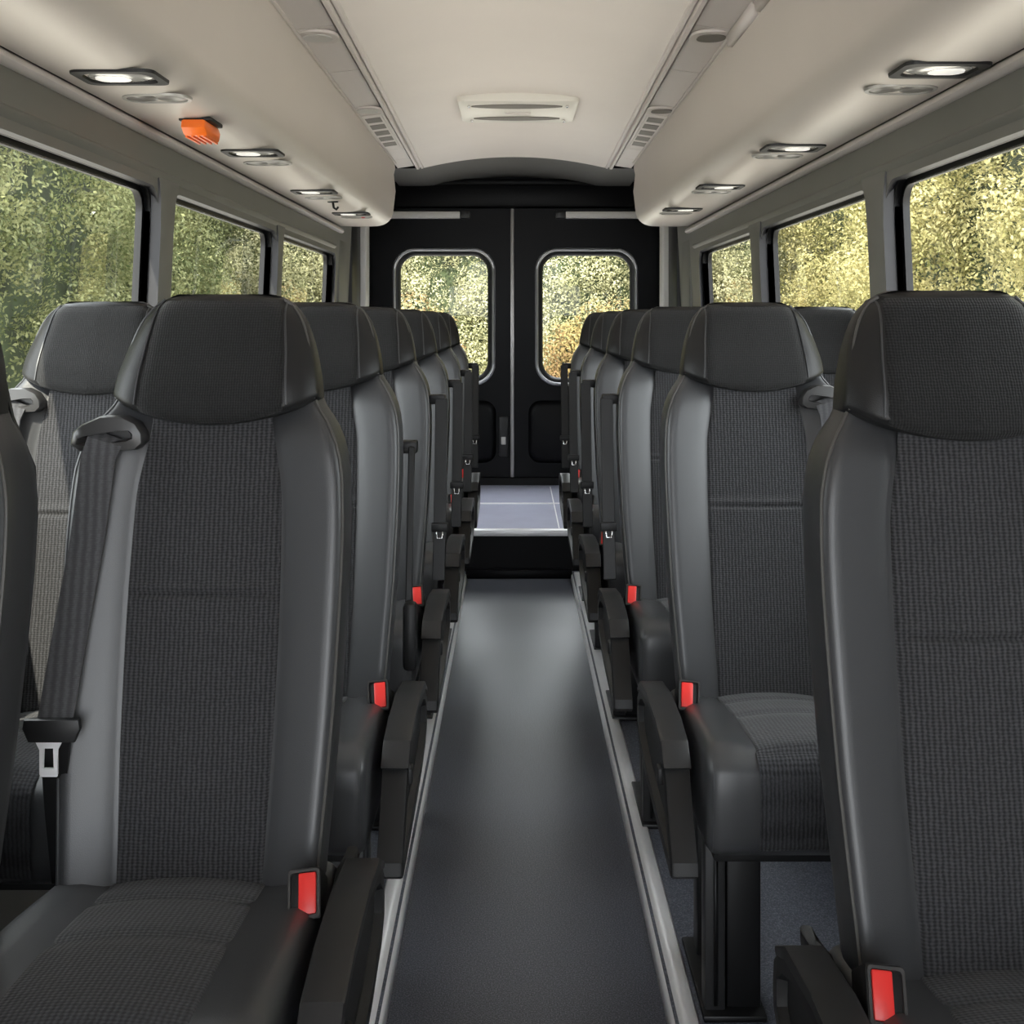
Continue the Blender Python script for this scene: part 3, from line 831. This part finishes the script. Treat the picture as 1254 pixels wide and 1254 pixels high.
    O = [(-.050, -.012), (-.047, .003), (-.036, .012), (-.012, .022), (.016, .022), (.034, .014), (.042, .002), (.043, -.010), (.034, -.018), (.012, -.019), (-.012, -.019), (-.038, -.020)]
    I = [(-.038, -.010), (-.036, -.004), (-.028, -.001), (-.008, .002), (.012, .005), (.024, .005), (.028, .001), (.028, -.004), (.020, -.007), (.008, -.008), (-.012, -.010), (-.030, -.012)]
    def gp(p, y): return (a*(gx+p[0]*1.06), gy+y, zl(gz+.004+p[1]*1.12))
    prev = None
    for S, y, k in ((O, .030, 1.02), (O, .006, 1.04), (O, .0, .97), (I, -.002, 1.12), (I, .002, 1.0), (I, .022, .9)):
        cur = [bm.verts.new(gp((p[0]*k, p[1]*k), y)) for p in S]
        if prev: ring_faces(bm, prev, cur)
        prev = cur
    bm.faces.new(prev)
    from_bm('belt_guide', bm, GUIDE, root, angle=50)
    def ribbon(pts, w, th=.002):
        """flat strap through (x, y, z) with half width along mostly x"""
        bm = bmesh.new(); rings = []
        for i, p in enumerate(pts):
            q0, q1 = Vector(pts[max(0, i-1)]), Vector(pts[min(len(pts)-1, i+1)])
            t = (q1-q0).normalized(); f = Vector((0, -1, 0)); sde = t.cross(f).normalized(); nr = sde.cross(t).normalized()
            ww = w[i] if isinstance(w, (list, tuple)) else w
            c = Vector(p)
            rings.append([c-sde*ww+nr*th, c+sde*ww+nr*th, c+sde*ww-nr*th, c-sde*ww-nr*th])
        loft(bm, rings, True, True, True); return bm
    st = [(gx-.003, gy+.010, zl(gz+.002)), (gx-.006, gy-.001, zl(gz-.006)), (gx-.012, gy-.008, zl(gz-.028)), (gx-.022, gy-.020, zl(-.30)), (gx-.034, gy-.050, zl(-.42)), (gx-.042, gy-.082, zl(-.530))]
    bs = from_bm('belt_strap', ribbon([X(p) for p in st], [.024, .024, .0235, .023, .023, .023]), STRAP, root, angle=30)
    tc_ = Vector((gx-.043, gy-.088, zl(-.537)))
    bm = bmesh.new()
    prism(bm, [(-.036, .016), (.036, .016), (.038, .004), (.030, -.014), (-.030, -.014), (-.038, .004)], lambda u, v, t: X((tc_.x+u, tc_.y+t, tc_.z+v)), -.005, .006, .003, 2)
    to = from_bm('belt_tongue', bm, PLG, root, angle=30)
    bm = bmesh.new()
    K = lambda u, v, t: X((tc_.x-.004+u, tc_.y+t, tc_.z+v))
    for poly in ([(-.018, -.012), (-.012, -.024), (-.012, -.056), (-.007, -.058), (-.006, -.022), (.006, -.022), (.007, -.058), (.012, -.056), (.012, -.024), (.018, -.012)],
                 [(-.012, -.048), (.012, -.048), (.011, -.059), (-.011, -.059)]):
        prism(bm, poly, K, -.0015 if len(poly) > 4 else -.0019, .0015 if len(poly) > 4 else .0019)
    from_bm('metal_tongue', bm, ALU, to, smooth=False)
    lo = [(tc_.x+.004, tc_.y+.004, tc_.z-.005), (tc_.x-.004, tc_.y+.020, zl(-.60)), (tc_.x-.014, tc_.y+.05, zl(-.67)), (tc_.x-.022, tc_.y+.09, zl(-.78))]
    from_bm('belt_strap', ribbon([X(p) for p in lo], [.018, .017, .015, .014]), PLA, root, angle=30)
    return root, ribbon, X

def aisle_belt(root, ribbon, X, thin=False):
    y0 = .0 if not thin else .10
    x = .222 if not thin else .206
    zt = -.215 if not thin else -.27
    w = .017 if not thin else .007
    bm = ribbon([X((x, y0+yline(zt), zl(zt))), X((x, y0+yline(-.4)-.004, zl(-.4))), X((x, y0+yline(-.55)-.006, zl(-.555))), X((x-.002, y0+yline(-.68), zl(-.69)))], w, .006 if not thin else .004)
    bmesh.ops.bevel(bm, geom=bm.edges[:], offset=.002, segments=1, affect='EDGES')
    s = from_bm('aisle_belt_strap', bm, PLA, root, angle=40)
    bm = bmesh.new()
    p = X((x-.012, y0+yline(zt)+.02, zl(zt)+.004)); box(bm, p.x-.022, p.x+.022, p.y-.012, p.y+.03, p.z-.02, p.z+.006, .004); from_bm('aisle_belt_guide', bm, PLA, s)
    if not thin:
        p = X((x, y0+yline(-.55)-.012, zl(-.552))); bm = bmesh.new(); box(bm, p.x-.023, p.x+.023, p.y-.008, p.y+.008, p.z-.012, p.z+.012, .004)
        t = from_bm('aisle_belt_tongue', bm, PLA, s)
        bm = bmesh.new(); tube(bm, [p+Vector((-.008, -.006, -.010)), p+Vector((-.007, -.008, -.028)), p+Vector((.007, -.008, -.028)), p+Vector((.008, -.006, -.010))], .0022, 6); from_bm('metal_tongue', bm, CHR, t)
    else:
        p = X((x+.004, y0+.01, zl(-.64))); bm = bmesh.new(); box(bm, p.x-.014, p.x+.014, p.y-.02, p.y+.02, p.z-.08, p.z+.06, .01); from_bm('belt_reel_cover', bm, PLA, s)

ROWL = [1.50, 2.245, 3.02, 3.80, 4.58, 5.34]
XL = [-.427, -.425, -.421, -.415, -.410, -.408]
ROWR = [1.287, 2.245, 3.03, 3.80, 4.56, 5.32]
XR = [.557, .497, .474, .465, .460, .458]
ordn = ['nearest', 'second', 'third', 'fourth', 'fifth', 'rearmost']
G1 = 'dark grey passenger seats along the aisle'
protoL, ribL, XfL = make_seat(1)
protoL.location = (XL[0], ROWL[0], PF)
protoR, ribR, XfR = make_seat(-1)
protoR.location = (XR[0], ROWR[0], PF)
plainL = copy_tree(protoL, skip=('armrest', 'recliner_cover')); plainL.location = (-.838, 2.15, PF)
plainR = copy_tree(protoR, skip=('armrest', 'recliner_cover')); plainR.location = (.865, 3.03, PF)
near = copy_tree(protoL, skip=('armrest', 'recliner_cover')); near.location = (-.770, 1.22, PF)
tag(protoL, 'grey and black seat nearest on the left of the aisle, loose belt across its bolster', 'seat', G1)
tag(protoR, 'big grey and black seat nearest on the right, cut by the photo edge', 'seat', G1)
tag(plainL, 'dark seat by the left window, behind the nearest left aisle seat', 'seat', 'window seats')
tag(plainR, 'dark seat by the right window, its top showing behind the second aisle seat', 'seat', 'window seats')
tag(near, 'black seat at the left edge of the photo, only its side showing', 'seat', 'window seats')
l2 = copy_tree(protoL); l2.location = (XL[1], ROWL[1], PF); aisle_belt(l2, ribL, XfL, True)
tag(l2, 'dark seat second from the front on the left of the aisle', 'seat', G1)
r2 = copy_tree(protoR); r2.location = (XR[1], ROWR[1], PF)
tag(r2, 'dark seat second from the front on the right of the aisle, cushion and leg showing', 'seat', G1)
for side, rows, xs, proto, rib, Xf in (('left', ROWL, XL, protoL, ribL, XfL), ('right', ROWR, XR, protoR, ribR, XfR)):
    first = None
    for i in range(2, 6):
        if first is None:
            o = first = copy_tree(proto); aisle_belt(o, rib, Xf)
        else: o = copy_tree(first)
        o.location = (xs[i], rows[i], PF)
        tag(o, 'dark seat with hanging aisle belt, %s on the %s of the aisle' % (ordn[i] if i == 5 else ordn[i]+' from the front', side), 'seat', G1)

# ------------------------------------------------------------------ outside
GZ = -.62
bm = bmesh.new()
q = [bm.verts.new(p) for p in ((-40, -15, GZ), (40, -15, GZ), (40, 60, GZ), (-40, 60, GZ))]; bm.faces.new(q)
tag(from_bm('ground', bm, mat('pale_bounce_ground', (.52, .49, .45), .9, var=.2, vscale=2), smooth=False), kind='structure')  # unseen ground, made pale to bounce daylight up through the windows

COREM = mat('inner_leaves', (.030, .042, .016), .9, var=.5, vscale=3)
BARK = mat('bark', (.09, .065, .045), .9, bump=.5, bscale=40)
LGRN = leafmat('green_leaves', [(.055, .082, .026), (.115, .155, .048), (.19, .225, .08), (.36, .36, .18)])
LYEL = leafmat('sunny_leaves', [(.13, .135, .035), (.27, .26, .075), (.42, .37, .13), (.62, .55, .28)])  # sunny yellow-white spots are put into these leaf colours
LPAL = leafmat('pale_leaves', [(.22, .23, .11), (.34, .34, .19), (.46, .45, .27), (.60, .57, .38)])
LRED = leafmat('copper_leaves', [(.22, .13, .07), (.36, .23, .12), (.45, .33, .18), (.30, .26, .10)])
def leaves_mesh(rg, C, rad, nleaf, size, wts=None):
    k = rg.choice(len(C), nleaf, p=wts)
    u = rg.normal(size=(nleaf, 3)); u /= np.linalg.norm(u, axis=1)[:, None]
    P = C[k]+u*(rad[k]*(.75+.35*rg.random(nleaf)))[:, None]
    P[:, 2] = np.maximum(P[:, 2], .02+.1*rg.random(nleaf))
    nrm = u+rg.normal(size=(nleaf, 3))*.33; nrm /= np.linalg.norm(nrm, axis=1)[:, None]
    t = np.cross(nrm, rg.normal(size=(nleaf, 3))); t /= np.linalg.norm(t, axis=1)[:, None]
    b = np.cross(nrm, t)
    L = (size*rg.uniform(.6, 1.3, nleaf))[:, None]
    V = np.stack([P-t*L, P+b*L*.5+nrm*L*.12, P+t*L, P-b*L*.5+nrm*L*.12], 1).reshape(-1, 3)
    me = bpy.data.meshes.new('foliage')
    me.vertices.add(nleaf*4); me.vertices.foreach_set('co', V.astype(np.float32).ravel())
    me.loops.add(nleaf*4); me.loops.foreach_set('vertex_index', np.arange(nleaf*4, dtype=np.int32))
    me.polygons.add(nleaf); me.polygons.foreach_set('loop_start', np.arange(0, nleaf*4, 4, dtype=np.int32))
    me.polygons.foreach_set('loop_total', np.full(nleaf, 4, dtype=np.int32))
    me.update(); me.validate()
    return me
def hedge(name, seed, loc, width, depth, height, along, nleaf, size, lm, label, cat, ncl):
    """a bushy row: clumps pushed in and out; 'along' is the axis it runs along ('x' or 'y'), the front faces -normal"""
    rg = np.random.default_rng(seed)
    a = rg.random(ncl)*width; z = rg.random(ncl)*height; q = rg.random(ncl)
    ph = rg.random(6)*6.28
    relief = .45*np.sin(a*1.35+ph[0]+.6*np.sin(z*1.1+ph[1]))+.35*np.sin(z*1.6+a*.5+ph[2])+.25*np.sin(a*3.1-z*2.3+ph[3])
    n_ = depth*.45+relief*depth*.3+q*depth*.3
    rad = rg.uniform(.16, .52, ncl)
    C = np.stack([n_, a, z], 1) if along == 'y' else np.stack([a, n_, z], 1)
    w = rad**2; w /= w.sum()
    root = empty(name, loc)
    me = leaves_mesh(rg, C, rad, nleaf, size, w); me.materials.append(lm)
    o = bpy.data.objects.new('foliage', me); COL.objects.link(o); o.parent = root
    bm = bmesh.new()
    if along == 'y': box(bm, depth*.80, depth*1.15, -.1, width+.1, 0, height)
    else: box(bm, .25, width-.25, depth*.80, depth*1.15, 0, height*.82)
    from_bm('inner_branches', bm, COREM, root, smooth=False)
    tag(root, label, cat)
    return root
hedge('hedge', 5, (-4.3, 3.0, GZ), 33, 1.8, 5.6, 'y', 360000, .030, LGRN, 'tall green hedge of dense leaves filling the left side windows', 'hedge', 1500).scale.x = -1
hedge('hedge', 6, (4.3, 3.0, GZ), 33, 1.8, 5.6, 'y', 360000, .030, LYEL, 'tall yellow green sunlit hedge filling the right side windows', 'hedge', 1500)
hedge('leafy_tree', 7, (-5.0, 20.5, GZ), 5.0, 1.8, 5.4, 'x', 85000, .029, LPAL, 'pale green tree seen through the left rear door window', 'tree', 300)
hedge('leafy_tree', 8, (.05, 20.5, GZ), 5.0, 1.8, 5.4, 'x', 85000, .029, LPAL, 'pale sunny tree seen through the right rear door window', 'tree', 300)
hedge('copper_shrub', 9, (-2.9, 18.4, GZ), 1.6, .9, 2.0, 'x', 16000, .034, LRED, 'reddish shrub low in the left rear door window', 'shrub', 60)
hedge('copper_shrub', 10, (.5, 18.4, GZ), 2.2, .9, 1.9, 'x', 20000, .034, LRED, 'reddish shrub low in the right rear door window', 'shrub', 70)

# ------------------------------------------------------------------ light
w = bpy.data.worlds.new('world'); SC.world = w; w.use_nodes = True
bg = w.node_tree.nodes['Background']; bg.inputs['Color'].default_value = (.90, .95, 1.0, 1); bg.inputs['Strength'].default_value = 6.5
sun = bpy.data.lights.new('sun', 'SUN'); so = bpy.data.objects.new('sun', sun); COL.objects.link(so)
sun.energy = 12; sun.angle = .01; sun.color = (1, .95, .82)
so.rotation_euler = (math.radians(46), 0, math.radians(-14))
SC.view_settings.view_transform = 'Standard'; SC.view_settings.look = 'None'; SC.view_settings.gamma = 1
SC.view_settings.use_curve_mapping = False; SC.view_settings.exposure = 0.22
